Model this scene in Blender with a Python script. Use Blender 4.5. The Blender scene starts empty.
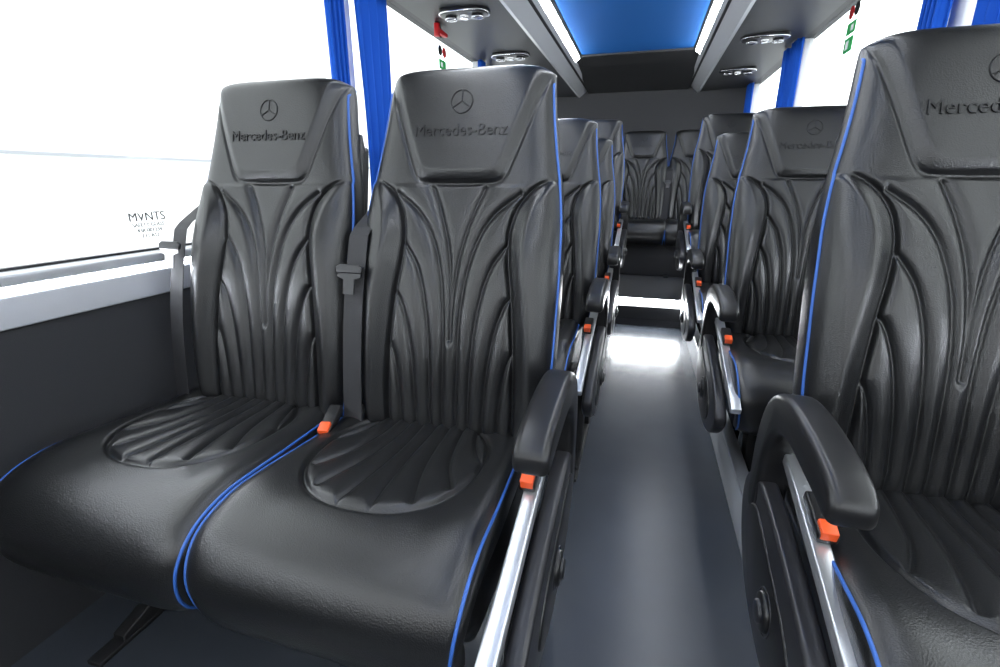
import bpy, bmesh, math
import numpy as np
from mathutils import Vector, Matrix
C=bpy.context; D=bpy.data
scn=C.scene
scn.view_settings.view_transform='Standard'
scn.view_settings.look='None'
scn.view_settings.exposure=0.0

# ---------------- materials ----------------
def mat(name,col,rough=.5,metal=0,bump=None,bs=.2,bd=.002,emit=0,ecol=None,spec=.5,kind='noise',var=0.0,sheen=0,coat=0):
    m=D.materials.new(name); m.use_nodes=True
    nt=m.node_tree; b=nt.nodes['Principled BSDF']
    b.inputs['Base Color'].default_value=(*col,1); b.inputs['Roughness'].default_value=rough
    b.inputs['Metallic'].default_value=metal; b.inputs['Specular IOR Level'].default_value=spec
    b.inputs['Coat Weight'].default_value=coat
    if sheen: b.inputs['Sheen Weight'].default_value=sheen
    if emit:
        b.inputs['Emission Color'].default_value=(*(ecol or col),1); b.inputs['Emission Strength'].default_value=emit
    tc=nt.nodes.new('ShaderNodeTexCoord')
    if bump:
        if kind=='noise':
            t=nt.nodes.new('ShaderNodeTexNoise'); t.inputs['Detail'].default_value=4; out=t.outputs['Fac']
        else:
            t=nt.nodes.new('ShaderNodeTexVoronoi'); out=t.outputs['Distance']
        t.inputs['Scale'].default_value=bump
        nt.links.new(tc.outputs['Object'],t.inputs['Vector'])
        bp=nt.nodes.new('ShaderNodeBump'); bp.inputs['Strength'].default_value=bs; bp.inputs['Distance'].default_value=bd
        nt.links.new(out,bp.inputs['Height']); nt.links.new(bp.outputs['Normal'],b.inputs['Normal'])
    if var:
        n=nt.nodes.new('ShaderNodeTexNoise'); n.inputs['Scale'].default_value=6
        nt.links.new(tc.outputs['Object'],n.inputs['Vector'])
        r=nt.nodes.new('ShaderNodeValToRGB')
        r.color_ramp.elements[0].color=(*[c*(1-var) for c in col],1); r.color_ramp.elements[1].color=(*[min(1,c*(1+var)) for c in col],1)
        nt.links.new(n.outputs['Fac'],r.inputs['Fac']); nt.links.new(r.outputs['Color'],b.inputs['Base Color'])
    return m
M_leather=mat('black_leather',(.0085,.0088,.0096),.30,bump=400,bs=.30,bd=.0010,kind='voronoi',spec=.62)
M_emb=mat('embossed_leather',(.004,.004,.005),.42)
M_pipe=mat('blue_piping',(.030,.115,.42),.5,bump=500,bs=.2)
M_plastic=mat('black_plastic',(.010,.010,.011),.34,bump=700,bs=.2,bd=.0006)
M_plasticg=mat('grey_plastic',(.020,.020,.023),.30,bump=700,bs=.2,bd=.0006)
M_metal=mat('satin_metal',(.62,.64,.67),.30,metal=.8,bump=60,bs=.03)
M_chrome=mat('chrome',(.8,.8,.82),.15,metal=1,bump=60,bs=.02)
M_belt=mat('belt_webbing',(.020,.020,.023),.7,bump=300,bs=.5,bd=.001)
M_orange=mat('orange_button',(.85,.10,.02),.4,bump=100,bs=.02)
M_floor=mat('vinyl_floor',(.050,.057,.069),.26,bump=350,bs=.20,bd=.0008,var=.12)
M_dark=mat('dark_trim',(.012,.012,.013),.55,bump=300,bs=.2)
M_wall=mat('wall_carpet',(.028,.029,.033),.8,bump=400,bs=.3)
M_rear=mat('dark_carpet',(.050,.050,.054),.8,bump=400,bs=.4)
M_rack=mat('rack_panel',(.018,.019,.021),.5,bump=400,bs=.2,bd=.001)
M_silver=mat('silver_profile',(.50,.51,.53),.35,metal=.35,bump=80,bs=.03)
M_sill=mat('grey_sill',(.50,.51,.54),.45,bump=250,bs=.25,bd=.001)
M_blue=mat('blue_headliner',(.006,.085,.30),.8,bump=350,bs=.3,bd=.001,spec=.15)
M_curt=mat('blue_curtain',(.008,.09,.52),.75,bump=500,bs=.4,bd=.001,spec=.2)
M_led=mat('led_white',(1,1,1),.4,emit=40,ecol=(.92,.96,1))
M_leds=mat('led_step',(1,1,1),.4,emit=70,ecol=(.92,.96,1))
M_ledw=mat('led_sill',(1,1,1),.4,emit=45,ecol=(.88,.93,1))
M_white=mat('white_paint',(.9,.9,.9),.5,bump=30,bs=.03)
M_hall=mat('hall_wall_paint',(.93,.93,.93),.7,bump=10,bs=.03)
M_seam=mat('hall_seam',(.34,.35,.37),.6,bump=30,bs=.03)
M_plinth=mat('grey_plinth',(.45,.47,.50),.4,bump=200,bs=.15)
M_ground=mat('concrete',(.6,.6,.6),.6,bump=20,bs=.1)
M_red=mat('red_plastic',(.6,.01,.015),.4,bump=100,bs=.02)
M_green=mat('green_sticker',(.02,.35,.08),.5,bump=100,bs=.02)
M_print=mat('black_print',(.015,.015,.015),.6,bump=100,bs=.02)
M_lens=mat('lamp_lens',(.85,.87,.9),.3,emit=.6,bump=100,bs=.05)
g=D.materials.new('window_glass'); g.use_nodes=True
nt=g.node_tree; nt.nodes.clear()
o=nt.nodes.new('ShaderNodeOutputMaterial'); mx=nt.nodes.new('ShaderNodeMixShader'); tr=nt.nodes.new('ShaderNodeBsdfTransparent'); gl=nt.nodes.new('ShaderNodeBsdfGlossy')
gl.inputs['Roughness'].default_value=.02; tr.inputs[0].default_value=(.96,.98,.98,1)
mx.inputs[0].default_value=.05
nt.links.new(tr.outputs[0],mx.inputs[1]); nt.links.new(gl.outputs[0],mx.inputs[2]); nt.links.new(mx.outputs[0],o.inputs[0])
M_glass=g

# ---------------- helpers ----------------
def link(ob,parent=None):
    C.collection.objects.link(ob)
    if parent: ob.parent=parent
    return ob
def empty(name,loc=(0,0,0)):
    e=D.objects.new(name,None); e.location=loc; e.empty_display_size=.1; C.collection.objects.link(e); return e
def me_from(name,v,f,m,smooth=True,merge=0):
    me=D.meshes.new(name); me.from_pydata([tuple(p) for p in v],[],[tuple(q) for q in f])
    bm=bmesh.new(); bm.from_mesh(me)
    if merge: bmesh.ops.remove_doubles(bm,verts=bm.verts,dist=merge)
    bmesh.ops.recalc_face_normals(bm,faces=bm.faces); bm.to_mesh(me); bm.free()
    me.materials.append(m)
    for p in me.polygons: p.use_smooth=smooth
    return me
def add(name,me,parent=None,loc=(0,0,0),scale=None,rot=None):
    ob=D.objects.new(name,me); ob.location=loc
    if scale: ob.scale=scale
    if rot: ob.rotation_euler=rot
    return link(ob,parent)
def prism_me(name,pts,a0,a1,m,bev=.0,axis='x',seg=3,smooth=True):
    bm=bmesh.new()
    def P(a,p):
        return {'x':(a,p[0],p[1]),'y':(p[0],a,p[1]),'z':(p[0],p[1],a)}[axis]
    A=[bm.verts.new(P(a0,p)) for p in pts]; B=[bm.verts.new(P(a1,p)) for p in pts]
    bm.faces.new(A); bm.faces.new(B[::-1]); n=len(pts)
    for i in range(n): bm.faces.new((A[i],B[i],B[(i+1)%n],A[(i+1)%n]))
    bmesh.ops.recalc_face_normals(bm,faces=bm.faces)
    if bev>0:
        capE=[e for e in bm.edges if e.calc_face_angle(0)>1.3]
        bmesh.ops.bevel(bm,geom=capE,offset=bev,segments=seg,affect='EDGES',profile=.5,clamp_overlap=True)
    me=D.meshes.new(name); bm.to_mesh(me); bm.free(); me.materials.append(m)
    if bev>0 and smooth:
        for p in me.polygons: p.use_smooth=True
        try: me.set_sharp_from_angle(angle=math.radians(50))
        except Exception: pass
    return me
def box_me(name,x0,x1,y0,y1,z0,z1,m,bev=0):
    return prism_me(name,[(y0,z0),(y1,z0),(y1,z1),(y0,z1)],x0,x1,m,bev)
def box(name,x0,x1,y0,y1,z0,z1,m,bev=0,parent=None):
    return add(name,box_me(name,x0,x1,y0,y1,z0,z1,m,bev),parent)
def smooth_pts(pts,n=8):
    out=[];N=len(pts)
    for i in range(N):
        p0,p1,p2,p3=[np.array(pts[(i+k)%N],float) for k in(-1,0,1,2)]
        for j in range(n):
            t=j/n
            out.append(tuple(.5*((2*p1)+(-p0+p2)*t+(2*p0-5*p1+4*p2-p3)*t*t+(-p0+3*p1-3*p2+p3)*t**3)))
    return out
def open_cr(pts,n):
    P=[np.array(p,float) for p in pts]; P=[2*P[0]-P[1]]+P+[2*P[-1]-P[-2]]
    out=[]
    for i in range(1,len(P)-2):
        p0,p1,p2,p3=P[i-1:i+3]
        for j in range(n):
            t=j/n
            out.append(.5*((2*p1)+(-p0+p2)*t+(2*p0-5*p1+4*p2-p3)*t*t+(-p0+3*p1-3*p2+p3)*t**3))
    out.append(P[-2]); return np.array(out)
def tube_data(name,paths,r,m,cyclic=False):
    cu=D.curves.new(name,'CURVE'); cu.dimensions='3D'; cu.bevel_depth=r; cu.bevel_resolution=3; cu.use_fill_caps=True
    for pts in paths:
        sp=cu.splines.new('POLY'); sp.points.add(len(pts)-1)
        for i,p in enumerate(pts): sp.points[i].co=(*p,1)
        sp.use_cyclic_u=cyclic
    cu.materials.append(m); return cu
def cyl_me(name,r,d,m,axis='x',seg=40,bev=.003,rz=1.0):
    pts=[(r*math.cos(2*math.pi*i/seg),rz*r*math.sin(2*math.pi*i/seg)) for i in range(seg)]
    return prism_me(name,pts,-d/2,d/2,m,bev,axis,seg=2)
def sstep(a,b,x):
    t=np.clip((x-a)/(b-a),0,1); return t*t*(3-2*t)
def polydist(X,Y,curves):
    X=np.asarray(X,float);Y=np.asarray(Y,float)
    best=np.full(X.shape,1.0)
    for c in curves:
        c=np.asarray(c)
        for (ax,ay),(bx_,by_) in zip(c[:-1],c[1:]):
            dx,dy=bx_-ax,by_-ay; l2=dx*dx+dy*dy+1e-12
            t=np.clip(((X-ax)*dx+(Y-ay)*dy)/l2,0,1)
            best=np.minimum(best,np.hypot(X-ax-t*dx,Y-ay-t*dy))
    return best

# ---------------- seat shapes ----------------
L=.862; AL=math.atan2(.19,.80); SA,CA=math.sin(AL),math.cos(AL)
BY,BZ=.985,.45
_vk=[0,.1,.25,.45,.6,.70,.78,.86,.93,1]; _wk=[.222,.236,.243,.245,.241,.231,.218,.207,.200,.195]
_vv=np.linspace(0,1,400); _ww=np.interp(_vv,_vk,_wk)
_pad=np.pad(_ww,15,mode='edge'); _ww=np.convolve(_pad,np.ones(31)/31,mode='valid')
def bw(v): return np.interp(v,_vv,_ww)
SH=.600
_bs=open_cr([(.156,-.02),(.158,.10),(.154,.22),(.143,.34),(.130,.43),(.128,.49),(.142,.545),(.177,.590),(.235,.625)],10)
def xbs(s): return np.interp(s,_bs[:,1],_bs[:,0])
def ch(pts): return open_cr(pts,7)
# leaf-like quilting: each seam leaves the waist and bows outwards to the bolster
CH=[
 ch([(.120,-.02),(.122,.06),(.128,.13),(.139,.19),(.152,.225)]),
 ch([(.083,-.02),(.085,.07),(.091,.16),(.104,.25),(.122,.315),(.142,.350)]),
 ch([(.049,-.02),(.049,.10),(.053,.21),(.065,.32),(.088,.405),(.126,.465)]),
 ch([(.0175,-.02),(.0175,.14),(.019,.27),(.029,.38),(.053,.470),(.090,.530),(.146,.575)]),
 ch([(.000,.24),(.002,.34),(.013,.44),(.036,.525),(.068,.602)]),
]
def back_h(x,s):
    ax=np.abs(x); s=np.asarray(s,float)
    h=.050+.014*np.sin(np.pi*np.clip(s/.6,0,1))
    xb=xbs(s)
    inside=1-sstep(SH-.004,SH+.012,s)
    bol=sstep(-.002,.045,ax-xb)*inside
    h=h+.034*bol*(1-.55*sstep(.42,.6,s)) - .008*(1-sstep(0,.14,ax))*inside
    dB=polydist(ax,s,[_bs])
    h=h-.009*np.exp(-(dB/.0048)**2)*inside
    dC=polydist(ax,s,CH)
    cen=(1-sstep(-.004,.002,ax-xb))*(1-sstep(SH-.012,SH-.002,s))
    dm=np.minimum(dC,dB)
    pil=.52*(1-np.exp(-(dm/.0042)**1.3))+.48*(1-np.exp(-(dm/.012)**1.6))
    h=h+cen*(.0128*pil-.0100)
    hw=.104+(s-SH)/.26*.096
    d1=(hw-ax)*.95; d2=s-SH
    kk=.010
    d=-np.log(np.exp(-np.clip(d1,-.3,.3)/kk)+np.exp(-np.clip(d2,-.3,.3)/kk))*kk
    hd=sstep(-.004,.030,d)
    h=h+.012*hd-.0042*np.exp(-(d/.0042)**2)
    return h
def back_roll(u,v):
    return np.power(np.clip(1-np.abs(u)**7,0,1),.42)*np.power(np.clip(1-np.abs(2*v-1)**30,0,1),.42)
def back_pos(u,v,n):
    x=u*bw(v); s=v*(L-.016*np.abs(u)**6)
    y=BY+s*SA-n*CA - .012*np.sin(np.pi*v); z=BZ+s*CA+n*SA
    return x,y,z
def back_n(u,v):
    x=u*bw(v); s=v*(L-.016*np.abs(u)**6)
    return back_h(x,s)*back_roll(u,v)
# cushion
_cp=open_cr([(1.02,.455),(.90,.452),(.78,.458),(.67,.466),(.59,.468),(.53,.452),(.498,.413),(.494,.37),(.508,.33),(.54,.30)],24)
_seg=np.r_[0,np.cumsum(np.hypot(*np.diff(_cp,axis=0).T))]; CLEN=_seg[-1]; _seg=_seg/CLEN
_tan=np.gradient(_cp,axis=0); _tan/=np.linalg.norm(_tan,axis=1)[:,None]
def cw(v): return .243+.012*sstep(.1,.6,v)-.020*sstep(.72,1,v)
def cush_pos(u,v,n):
    y=np.interp(v,_seg,_cp[:,0]); z=np.interp(v,_seg,_cp[:,1])
    ty=np.interp(v,_seg,_tan[:,0]); tz=np.interp(v,_seg,_tan[:,1])
    l=np.hypot(ty,tz); ty/=l; tz/=l
    ny,nz=tz,-ty
    return u*cw(v), y+ny*n, z+nz*n
CC=[
 ch([(.017,1.0),(.017,.90),(.017,.82),(.022,.72),(.034,.60)]),
 ch([(.050,1.0),(.051,.92),(.056,.84),(.070,.75),(.098,.65)]),
 ch([(.084,1.0),(.086,.94),(.094,.87),(.112,.79),(.148,.71)]),
 ch([(.118,1.0),(.121,.96),(.130,.91),(.148,.86),(.178,.81)]),
]
def cush_h(x,v):
    y=np.interp(v,_seg,_cp[:,0])
    h=.035+.0*x
    rx=.178; ry=.190; yc=.80
    e=np.power(np.abs(x/rx)**2.4+np.abs((y-yc)/ry)**2.4,1/2.4)
    flat=(v<.72)
    d=(1-e)*.175
    ins=sstep(0,.006,d)*flat
    h=h-.008*np.exp(-(d/.0048)**2)*flat
    h=h+.010*sstep(.12,.22,np.abs(x))*(1-sstep(.55,.75,v))
    dc=polydist(np.abs(x),y,CC); dc=np.minimum(dc,np.abs(d))
    pil=.5*(1-np.exp(-(dc/.0042)**1.3))+.5*(1-np.exp(-(dc/.012)**1.6))
    h=h+ins*(.0095*pil-.0040)
    return h
def cush_n(u,v):
    r=np.power(np.clip(1-np.abs(u)**9,0,1),.42)*np.power(np.clip(1-np.abs(2*v-1)**30,0,1),.42)
    return cush_h(u*cw(v),v)*r
def pad_mesh(name,posf,nf,hb,N,M,m):
    t=np.linspace(-1,1,N); us=.6*t+.4*np.sin(t*np.pi/2)
    q=np.linspace(-1,1,M); vs=(.85*q+.15*np.sin(q*np.pi/2)+1)/2
    U,V=np.meshgrid(us,vs)
    n=nf(U,V); x,y,z=posf(U,V,n)
    F=np.stack([x,y,z],-1).reshape(-1,3)
    rb=np.power(np.clip(1-np.abs(U)**9,0,1),.42)*np.power(np.clip(1-np.abs(2*V-1)**26,0,1),.42)
    x,y,z=posf(U,V,-hb*rb)
    B=np.stack([x,y,z],-1).reshape(-1,3)
    f=[]
    for j in range(M-1):
        for i in range(N-1):
            a=j*N+i; f.append((a,a+1,a+N+1,a+N))
    K=N*M
    f2=[(a+K,d+K,c+K,b+K) for a,b,c,d in f]
    return me_from(name,np.vstack([F,B]),f+f2,m,True,merge=1e-5)
ME_back=pad_mesh('backrest',back_pos,back_n,.055,301,371,M_leather)
ME_cush=pad_mesh('cushion',cush_pos,cush_n,.075,261,281,M_leather)
def bpt(u,v,dn=0):
    u=np.array(float(u));v=np.array(float(v))
    return tuple(float(k) for k in back_pos(u,v,back_n(u,v)+dn))
def cpt(u,v,dn=0):
    u=np.array(float(u));v=np.array(float(v))
    return tuple(float(k) for k in cush_pos(u,v,cush_n(u,v)+dn))
paths=[]
for sg in(-1,1):
    p=[bpt(sg*.985,v,.001) for v in np.linspace(.02,.96,60)]
    for k in np.linspace(0,1,8):
        u=sg*(.985-.02*k); v=.963+.03*k
        nn=float(back_n(np.array(u),np.array(v)))*(1-k)-.02*k
        p.append(tuple(float(q) for q in back_pos(np.array(u),np.array(v),np.array(nn))))
    paths.append(p)
CU_bp=tube_data('back_piping',paths,.0033,M_pipe)
paths=[[cpt(sg*.968,v,.0005) for v in np.linspace(.12,.985,70)] for sg in(-1,1)]
CU_cp=tube_data('cushion_piping',paths,.0030,M_pipe)
def text_mesh(name,body,size,m,extr,mapf=None):
    cu=D.curves.new(name+'_c','FONT'); cu.body=body; cu.size=size; cu.align_x='CENTER'; cu.extrude=extr; cu.resolution_u=4
    ob=D.objects.new(name+'_t',cu); C.collection.objects.link(ob)
    dg=C.evaluated_depsgraph_get(); me=D.meshes.new_from_object(ob.evaluated_get(dg))
    D.objects.remove(ob)
    me.name=name; me.materials.clear(); me.materials.append(m)
    if mapf:
        for v in me.vertices: v.co=mapf(v.co)
    return me
def xs_pos(x,s,extra):
    v=np.array(s/(L-.006)); w=float(bw(v)); u=np.array(x/w)
    n=float(back_n(u,v))+extra
    return Vector([float(k) for k in back_pos(u,v,np.array(n))])
ME_txt=text_mesh('embossed_text','Mercedes-Benz',.036,M_emb,.0014,lambda c: xs_pos(c.x*.98,.695+c.y,.0012+c.z))
ring=[xs_pos(.025*math.cos(a),.768+.025*math.sin(a),.0005) for a in np.linspace(0,2*math.pi,33)]
star=[[xs_pos(0,.768,.0005),xs_pos(.024*math.cos(a),.768+.024*math.sin(a),.0005)] for a in (math.pi/2,math.pi*7/6,math.pi*11/6)]
CU_star=tube_data('embossed_emblem',[ring]+star,.0018,M_emb)
shell=[(.96,.36),(1.06,.38),(1.10,.46),(1.13,.60),(1.235,1.08),(1.225,1.13),(1.19,1.12),(1.03,.52),(.98,.46)]
ME_shell=prism_me('back_shell',smooth_pts(shell,4),-.19,.19,M_plastic,.015)
ME_pan=prism_me('seat_pan',smooth_pts([(.56,.33),(.55,.36),(.60,.40),(.80,.41),(1.02,.41),(1.06,.36),(1.0,.30),(.75,.28),(.60,.29)],4),-.215,.215,M_plastic,.015)
arm=smooth_pts([(.620,.632),(.630,.660),(.68,.680),(.80,.692),(.90,.684),(.967,.642),(1.000,.56),(1.002,.47),(.987,.40),(.943,.40),(.938,.47),(.928,.55),(.888,.606),(.82,.625),(.70,.620),(.635,.614)],5)
ME_arm=prism_me('armrest',arm,-.030,.030,M_plastic,.017,seg=5)
cover=smooth_pts([(.47,.335),(.55,.395),(.70,.440),(.85,.470),(.97,.475),(1.035,.43),(1.03,.35),(.96,.27),(.85,.225),(.70,.215),(.56,.25)],5)
ME_cover=prism_me('side_cover',cover,-.018,.018,M_plasticg,.010,seg=4)
cover2=smooth_pts([(.60,.30),(.66,.365),(.80,.405),(.92,.43),(.97,.38),(.90,.29),(.80,.25),(.67,.245)],5)
ME_cover2=prism_me('cover_inlay',cover2,-.006,.006,M_plastic,.005)
ME_piv=cyl_me('arm_pivot',.042,.03,M_plastic,bev=.006)
ME_knob=cyl_me('recline_knob',.034,.018,M_plastic,bev=.006)
ME_knob2=cyl_me('knob_cap',.020,.022,M_plasticg,bev=.004)
ME_ring=tube_data('knob_ring',[[(0,.040*math.cos(a),.040*math.sin(a)) for a in np.linspace(0,2*math.pi,32)]],.0018,M_plasticg)
bar=[(.44,.382),(.475,.392),(.80,.488),(.95,.530),(.958,.548),(.94,.553),(.79,.512),(.465,.418),(.43,.402)]
ME_bar=prism_me('side_rail',bar,-.015,.015,M_metal,.004)
ME_leg=prism_me('leg_frame',[(.58,0),(.70,0),(.76,.24),(.88,.24),(.96,0),(1.08,0),(1.08,.025),(1.0,.05),(.93,.32),(.70,.32),(.66,.05),(.58,.025)],-.018,.018,M_dark,.004)
ME_track=box_me('floor_track',-.02,.02,.52,1.14,.0,.012,M_dark,.003)
ME_buck=prism_me('buckle_body',[(-.045,-.012),(.045,-.012),(.045,.012),(-.045,.012)],-.016,.016,M_plastic,.005)
ME_btn=prism_me('buckle_button',[(-.047,-.006),(-.020,-.006),(-.020,.0155),(-.047,.013)],-.0125,.0125,M_orange,.003)
def belt_me():
    v=[];f=[]
    S=np.linspace(.57,.0,30)
    for i,s in enumerate(S):
        k=i/29
        vv=s/(L-.01)
        tuck=max(0,(.16-k)/.16)
        for side in(-1,1):
            xc=-.228-.012*k+side*.029+.020*tuck
            n0=.076+.018*math.sin(math.pi*min(1,k*1.05))
            if side<0: n0-=.014
            n0-=tuck*.070
            for dn in((0,-.002) if side<0 else (-.002,0)):
                nn=n0+dn
                y=BY+s*SA-nn*CA-.012*math.sin(math.pi*vv); z=BZ+s*CA+nn*SA
                v.append((xc,y,z))
    for i in range(29):
        for j in range(4):
            a=i*4+j;b=i*4+(j+1)%4
            f.append((a,b,b+4,a+4))
    return me_from('belt_strap',v,f,M_belt,False)
ME_belt=belt_me()
ton=[(-.028,.0),(.028,.0),(.031,-.012),(.014,-.018),(.014,-.052),(-.014,-.052),(-.014,-.018),(-.031,-.012)]
def tong(m): return prism_me('belt_tongue',ton,-.002,.002,m,0,axis='y')
ME_ton=tong(M_chrome); ME_tond=tong(M_plasticg)
ME_tonb=prism_me('tongue_grip',[(-.032,-.004),(.032,-.004),(.034,.010),(.024,.017),(-.024,.017),(-.034,.010)],-.005,.005,M_plasticg,.003,axis='y')

def seat(cx,y0=0,z0=0,armside=0,cdx=0,belt=1,buckle=0,legside=0,latch_s=.36,chrome=False,dz=0,bdx=0,legoff=.235):
    e=empty('passenger_seat',(cx,y0,z0))
    add('backrest',ME_back,e,(0,0,dz)); add('back_piping',CU_bp,e,(0,0,dz)); add('back_shell',ME_shell,e)
    add('cushion',ME_cush,e,(cdx,0,0)); add('cushion_piping',CU_cp,e,(cdx,0,0)); add('seat_pan',ME_pan,e,(cdx*.5,0,0))
    add('embossed_text',ME_txt,e,(0,0,dz)); add('embossed_emblem',CU_star,e,(0,0,dz))
    if belt:
        add('belt_strap',ME_belt,e,(bdx,0,0),scale=(belt,1,1))
        s=latch_s; nn=.104
        p=(-.235*belt+bdx,BY+s*SA-nn*CA-.012,BZ+s*CA+nn*SA)
        add('belt_tongue',ME_ton if chrome else ME_tond,e,p,rot=(-AL,0,0)); add('tongue_grip',ME_tonb,e,p,rot=(-AL,0,0))
    if armside:
        a=armside
        add('armrest',ME_arm,e,(a*.272,0,0)); add('side_cover',ME_cover,e,(a*.280,0,0)); add('cover_inlay',ME_cover2,e,(a*.296,0,0))
        add('arm_pivot',ME_piv,e,(a*.284,.968,.44))
        add('recline_knob',ME_knob,e,(a*.302,.76,.325)); add('knob_cap',ME_knob2,e,(a*.306,.76,.325)); add('knob_ring',ME_ring,e,(a*.302,.76,.325))
        add('side_rail',ME_bar,e,(a*.250,0,0))
        add('buckle_body',ME_buck,e,(a*.242,.785,.520),rot=(.25,0,0)); add('buckle_button',ME_btn,e,(a*.242,.785,.524),rot=(.25,0,0))
        add('leg_frame',ME_leg,e,(a*legoff,0,0)); add('floor_track',ME_track,e,(a*legoff,0,0))
    if buckle:
        add('buckle_body',ME_buck,e,(buckle*.272,.88,.500),rot=(.35,0,.2)); add('buckle_button',ME_btn,e,(buckle*.272,.88,.505),rot=(.35,0,.2))
    if legside:
        add('leg_frame',ME_leg,e,(legside*.19,0,0)); add('floor_track',ME_track,e,(legside*.19,0,0))
    return e
STEP=.21
for r in range(4):
    y0=r*1.0; z0=STEP if r==3 else 0
    seat(-.405,y0,z0,armside=1,cdx=-.045,buckle=-1,latch_s=.385)
    seat(-.918,y0,z0,cdx=-.037,legside=-1,latch_s=.42,chrome=True,bdx=-.020)
    seat(.567,y0,z0,armside=-1,cdx=.005,legside=1,belt=-1,dz=.014,legoff=.13)
for cx in(-1.0,-.52,-.04,.44):
    seat(cx,4.02,STEP,legside=-1)
box('rear_seat_base',-1.25,.85,4.60,5.15,STEP,STEP+.30,M_rear,.01)

# ---------------- bus shell ----------------
XL,XR=-1.29,.89; Y0,Y1=-1.9,5.7
box('floor',XL-.1,XR+.1,Y0,Y1,-.08,0,M_floor)
st=empty('rear_platform')
box('platform_deck',XL,XR,3.66,Y1-.01,.0,STEP,M_rear,.0,st)
box('step_nosing',XL+.02,XR-.02,3.64,3.66,.05,.15,M_dark,.003,st)
box('step_led',-.16,.34,3.640,3.66,.158,.208,M_leds,.002,st)
pl=empty('seat_plinth')
box('plinth_side',.362,.380,1.22,3.64,0,.15,M_plinth,.003,pl)
box('plinth_cap',.355,.395,1.22,3.64,.15,.165,M_metal,.003,pl)
for side,X,sg in(('left',XL,-1),('right',XR,1)):
    w=empty('wall_'+side)
    def bx(n,a,b,*r,**k):
        lo,hi=sorted((X+sg*a,X+sg*b)); return box(n,lo,hi,*r,parent=w,**k)
    bx('lower_panel',0,.10,Y0,Y1,0,.75,M_wall)
    bx('header',.02,.10,Y0,Y1,1.93,2.25,M_dark)
    for yy in(-1.9,-.12,2.08,3.98,5.58):
        bx('pillar',.03,.09,yy,yy+.10,.86,1.94,M_white,bev=.01)
    s=empty('trim_'+side)
    def bx2(n,a,b,*r,**k):
        lo,hi=sorted((X+sg*a,X+sg*b)); return box(n,lo,hi,*r,parent=s,**k)
    bx2('sill_panel',-.012,.06,Y0,Y1,.745,.815,M_sill,bev=.006)
    bx2('sill_led',-.006,.03,Y0,Y1,.818,.827,M_ledw)
    bx2('sill_top',-.006,.10,Y0,Y1,.831,.858,M_silver,bev=.006)
    bx2('window_rubber',.055,.075,Y0,Y1,.858,.864,M_plasticg,bev=.001)
    k=0
    for a,b in((-1.80,-.12),(-.02,2.08),(2.18,3.98),(4.08,5.58)):
        k+=1
        lo,hi=sorted((X+sg*.062,X+sg*.068))
        box('window_%d'%(k+(0 if side=='left' else 4)),lo,hi,a,b,.86,1.93,M_glass)
box('wall_rear',XL-.1,XR+.1,Y1,Y1+.08,0,2.25,M_rear)
wf=empty('wall_front')  # unseen front wall; windshield gap narrowed to cut frontal light on the seats
box('lower_panel',XL-.1,XR+.1,Y0-.08,Y0,0,1.10,M_dark,parent=wf)
box('header',XL-.1,XR+.1,Y0-.08,Y0,1.77,2.25,M_dark,parent=wf)
ce=empty('ceiling')
box('roof_skin',XL-.1,XR+.1,Y0-.08,Y1+.08,2.14,2.2,M_dark,parent=ce)
box('headliner_panel',-.60,.28,Y0,4.55,2.05,2.07,M_blue,.0,ce)
add('rear_header',prism_me('rear_header',[(4.55,2.075),(4.55,2.035),(4.75,2.0),(Y1,1.93),(Y1,2.075)],-.66,.34,M_dark),ce)
for side,sg in(('left',-1),('right',1)):
    r=empty('overhead_rack'); cx=-.16
    xo=XL-.02 if sg<0 else XR+.02
    xi=cx+sg*.605
    def pr(n,pts,m,a=Y0,b=Y1,bev=0): return add(n,prism_me(n,pts,a,b,m,bev,axis='y'),r)
    pr('rack_underside',[(xo,1.925),(xi,1.905),(xi,1.925),(xo,2.13)],M_rack)
    X=lambda d: cx+sg*d
    pr('rack_lip',[(X(.612),1.90),(X(.590),1.896),(X(.52),1.955),(X(.525),1.975),(X(.612),1.925)],M_silver)
    pr('rack_groove',[(X(.52),1.958),(X(.505),1.965),(X(.505),1.985),(X(.53),1.985)],M_dark)
    pr('rack_cove',[(X(.505),1.968),(X(.485),1.985),(X(.485),2.01),(X(.60),2.08),(X(.62),2.0)],M_silver)
    pr('ceiling_edge',[(X(.455),2.03),(X(.44),2.045),(X(.44),2.07),(X(.60),2.10),(X(.60),2.03)],M_dark)
    pr('led_strip',[(X(.486),1.994),(X(.454),2.018),(X(.454),2.03),(X(.486),2.012)],M_led,Y0,4.52)
    for yv in(.85,1.82,2.80,3.76,4.74):
        xc=(xo+sg*-.20+xi)/2+sg*.07
        p=empty('air_vent_unit',(xc,yv,1.912)); 
        pts=[(.135*math.copysign(abs(math.cos(a))**.6,math.cos(a)),.075*math.copysign(abs(math.sin(a))**.8,math.sin(a))) for a in np.linspace(0,2*math.pi,48,endpoint=False)]
        add('pod_body',prism_me('pod',pts,-.022,.012,M_plasticg,.008,axis='z'),p)
        add('pod_rim',tube_data('rim',[[(a*1.0,b*1.0,-.014) for a,b in pts+[pts[0]]]],.005,M_chrome),p)
        for dx,lens in((-.075,0),(.075,0),(0,1)):
            rr=.030 if not lens else .022
            add('nozzle',cyl_me('nozzle',rr,.02,M_lens if lens else M_dark,axis='z'),p,(dx,-.0,-.026))
            add('nozzle_ring',tube_data('nr',[[(rr*math.cos(a),rr*math.sin(a),0) for a in np.linspace(0,2*math.pi,28)]],.004,M_chrome),p,(dx,0,-.034))
            if not lens:
                for k in(-1,0,1):
                    add('vane',box_me('vane',-.024,.024,-.002,.002,-.004,.004,M_chrome),p,(dx,k*.012,-.036))
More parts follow.
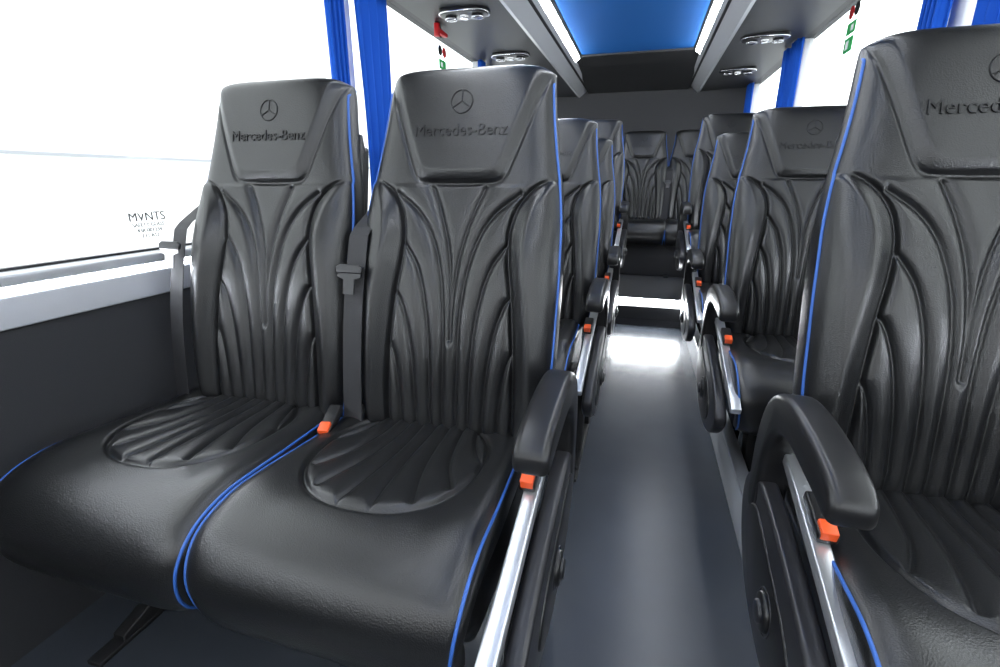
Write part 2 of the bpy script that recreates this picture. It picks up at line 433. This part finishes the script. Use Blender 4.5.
def curtain(x,ya,yb,za,zb,folds,pinch=.6,name='curtain'):
    N=folds*12; M=30; v=[];f=[]
    for j in range(M+1):
        t=j/M; z=zb+(za-zb)*t
        k=1-(1-pinch)*(.5-.5*math.cos(math.pi*min(1,t/.75)))
        yc=(ya+yb)/2
        for i in range(N+1):
            q=i/N; y=yc+(q-.5)*(yb-ya)*k
            v.append((x+.018*math.sin(q*folds*2*math.pi+.4*math.sin(t*3)),y+.006*math.sin(q*folds*4*math.pi),z))
    for j in range(M):
        for i in range(N):
            a=j*(N+1)+i; f.append((a,a+1,a+N+2,a+N+1))
    ob=add(name,me_from(name,v,f,M_curt))
    s=ob.modifiers.new('s','SOLIDIFY'); s.thickness=.003
for a,b in((1.92,2.06),(2.14,2.44),(3.86,3.98),(4.1,4.22)):
    curtain(XL+.012,a,b,.93,1.915,4,.85)
for a,b in((1.66,1.92),(2.10,2.24),(3.86,4.02),(4.12,4.22),(5.40,5.56)):
    curtain(XR-.012,a,b,.93,1.915,4,.85)
h=empty('emergency_hammer',(XL+.05,3.05,1.885))
add('hammer_handle',prism_me('hh',[(-.07,-.014),(.06,-.010),(.06,.010),(-.07,.014)],-.012,.012,M_red,.004),h)
add('hammer_head',prism_me('hd',[(-.09,-.035),(-.065,-.035),(-.065,.035),(-.09,.035)],-.014,.014,M_red,.004),h)
add('hammer_bracket',prism_me('hb',[(-.02,-.02),(.02,-.02),(.02,.04),(-.02,.04)],-.03,-.012,M_dark,.003),h)
for x,yy,zt in((XL-.055,3.30,1.80),(XR+.055,3.20,1.82)):
    s=empty('exit_sticker',(x,yy,zt))
    box('green_field',-.002,.002,-.055,.055,-.14,-.07,M_green,0,s)
    box('green_field_low',-.002,.002,-.055,.055,-.055,-.0,M_green,0,s)
    add('red_symbol',cyl_me('rs',.030,.004,M_red,bev=0),s,(0,.035,.05))
    add('black_symbol',cyl_me('bs',.030,.004,M_print,bev=0),s,(0,-.035,.05))
    box('white_mark',-.0025,.0025,-.008,.03,-.125,-.085,M_white,0,s)
    box('white_mark',-.0025,.0025,-.035,.0,-.042,-.015,M_white,0,s)
e=empty('window_label',(XL-.052,1.06,.920))
for body,size,z in(('MVNTS',.034,.022),('SAFETY GLASS',.015,.006),('43R-001234',.015,-.009),('E11 AS2',.015,-.024)):
    add('label_text',text_mesh('label_text',body,size,M_print,.0008),e,(0,0,z),rot=(math.pi/2,0,math.pi/2))
hl=empty('hall_wall')
box('panel',-6.2,-6,-10,14,-.6,6,M_hall,0,hl); box('seam_rail',-6.0,-5.97,-10,14,1.30,1.33,M_seam,0,hl)
hr=empty('hall_wall')
box('panel',5.5,5.7,-10,14,-.6,6,M_hall,0,hr); box('seam_rail',5.47,5.5,-10,14,1.30,1.33,M_seam,0,hr)
box('ground',-12,12,-14,18,-.7,-.6,M_ground)
# ---------------- light ----------------
w=D.worlds.new('w'); scn.world=w; w.use_nodes=True
w.node_tree.nodes['Background'].inputs[0].default_value=(.95,.98,1,1); w.node_tree.nodes['Background'].inputs[1].default_value=4.0
# ---------------- camera ----------------
f=480; yaw=math.radians(16.1); p=math.radians(17.7)
cam=D.cameras.new('camera'); co=D.objects.new('camera',cam); C.collection.objects.link(co)
cam.sensor_width=36; cam.lens=36*f/1000; cam.clip_start=.02
co.location=(0,0,1.05); co.rotation_euler=(math.pi/2-p,0,yaw)
scn.camera=co
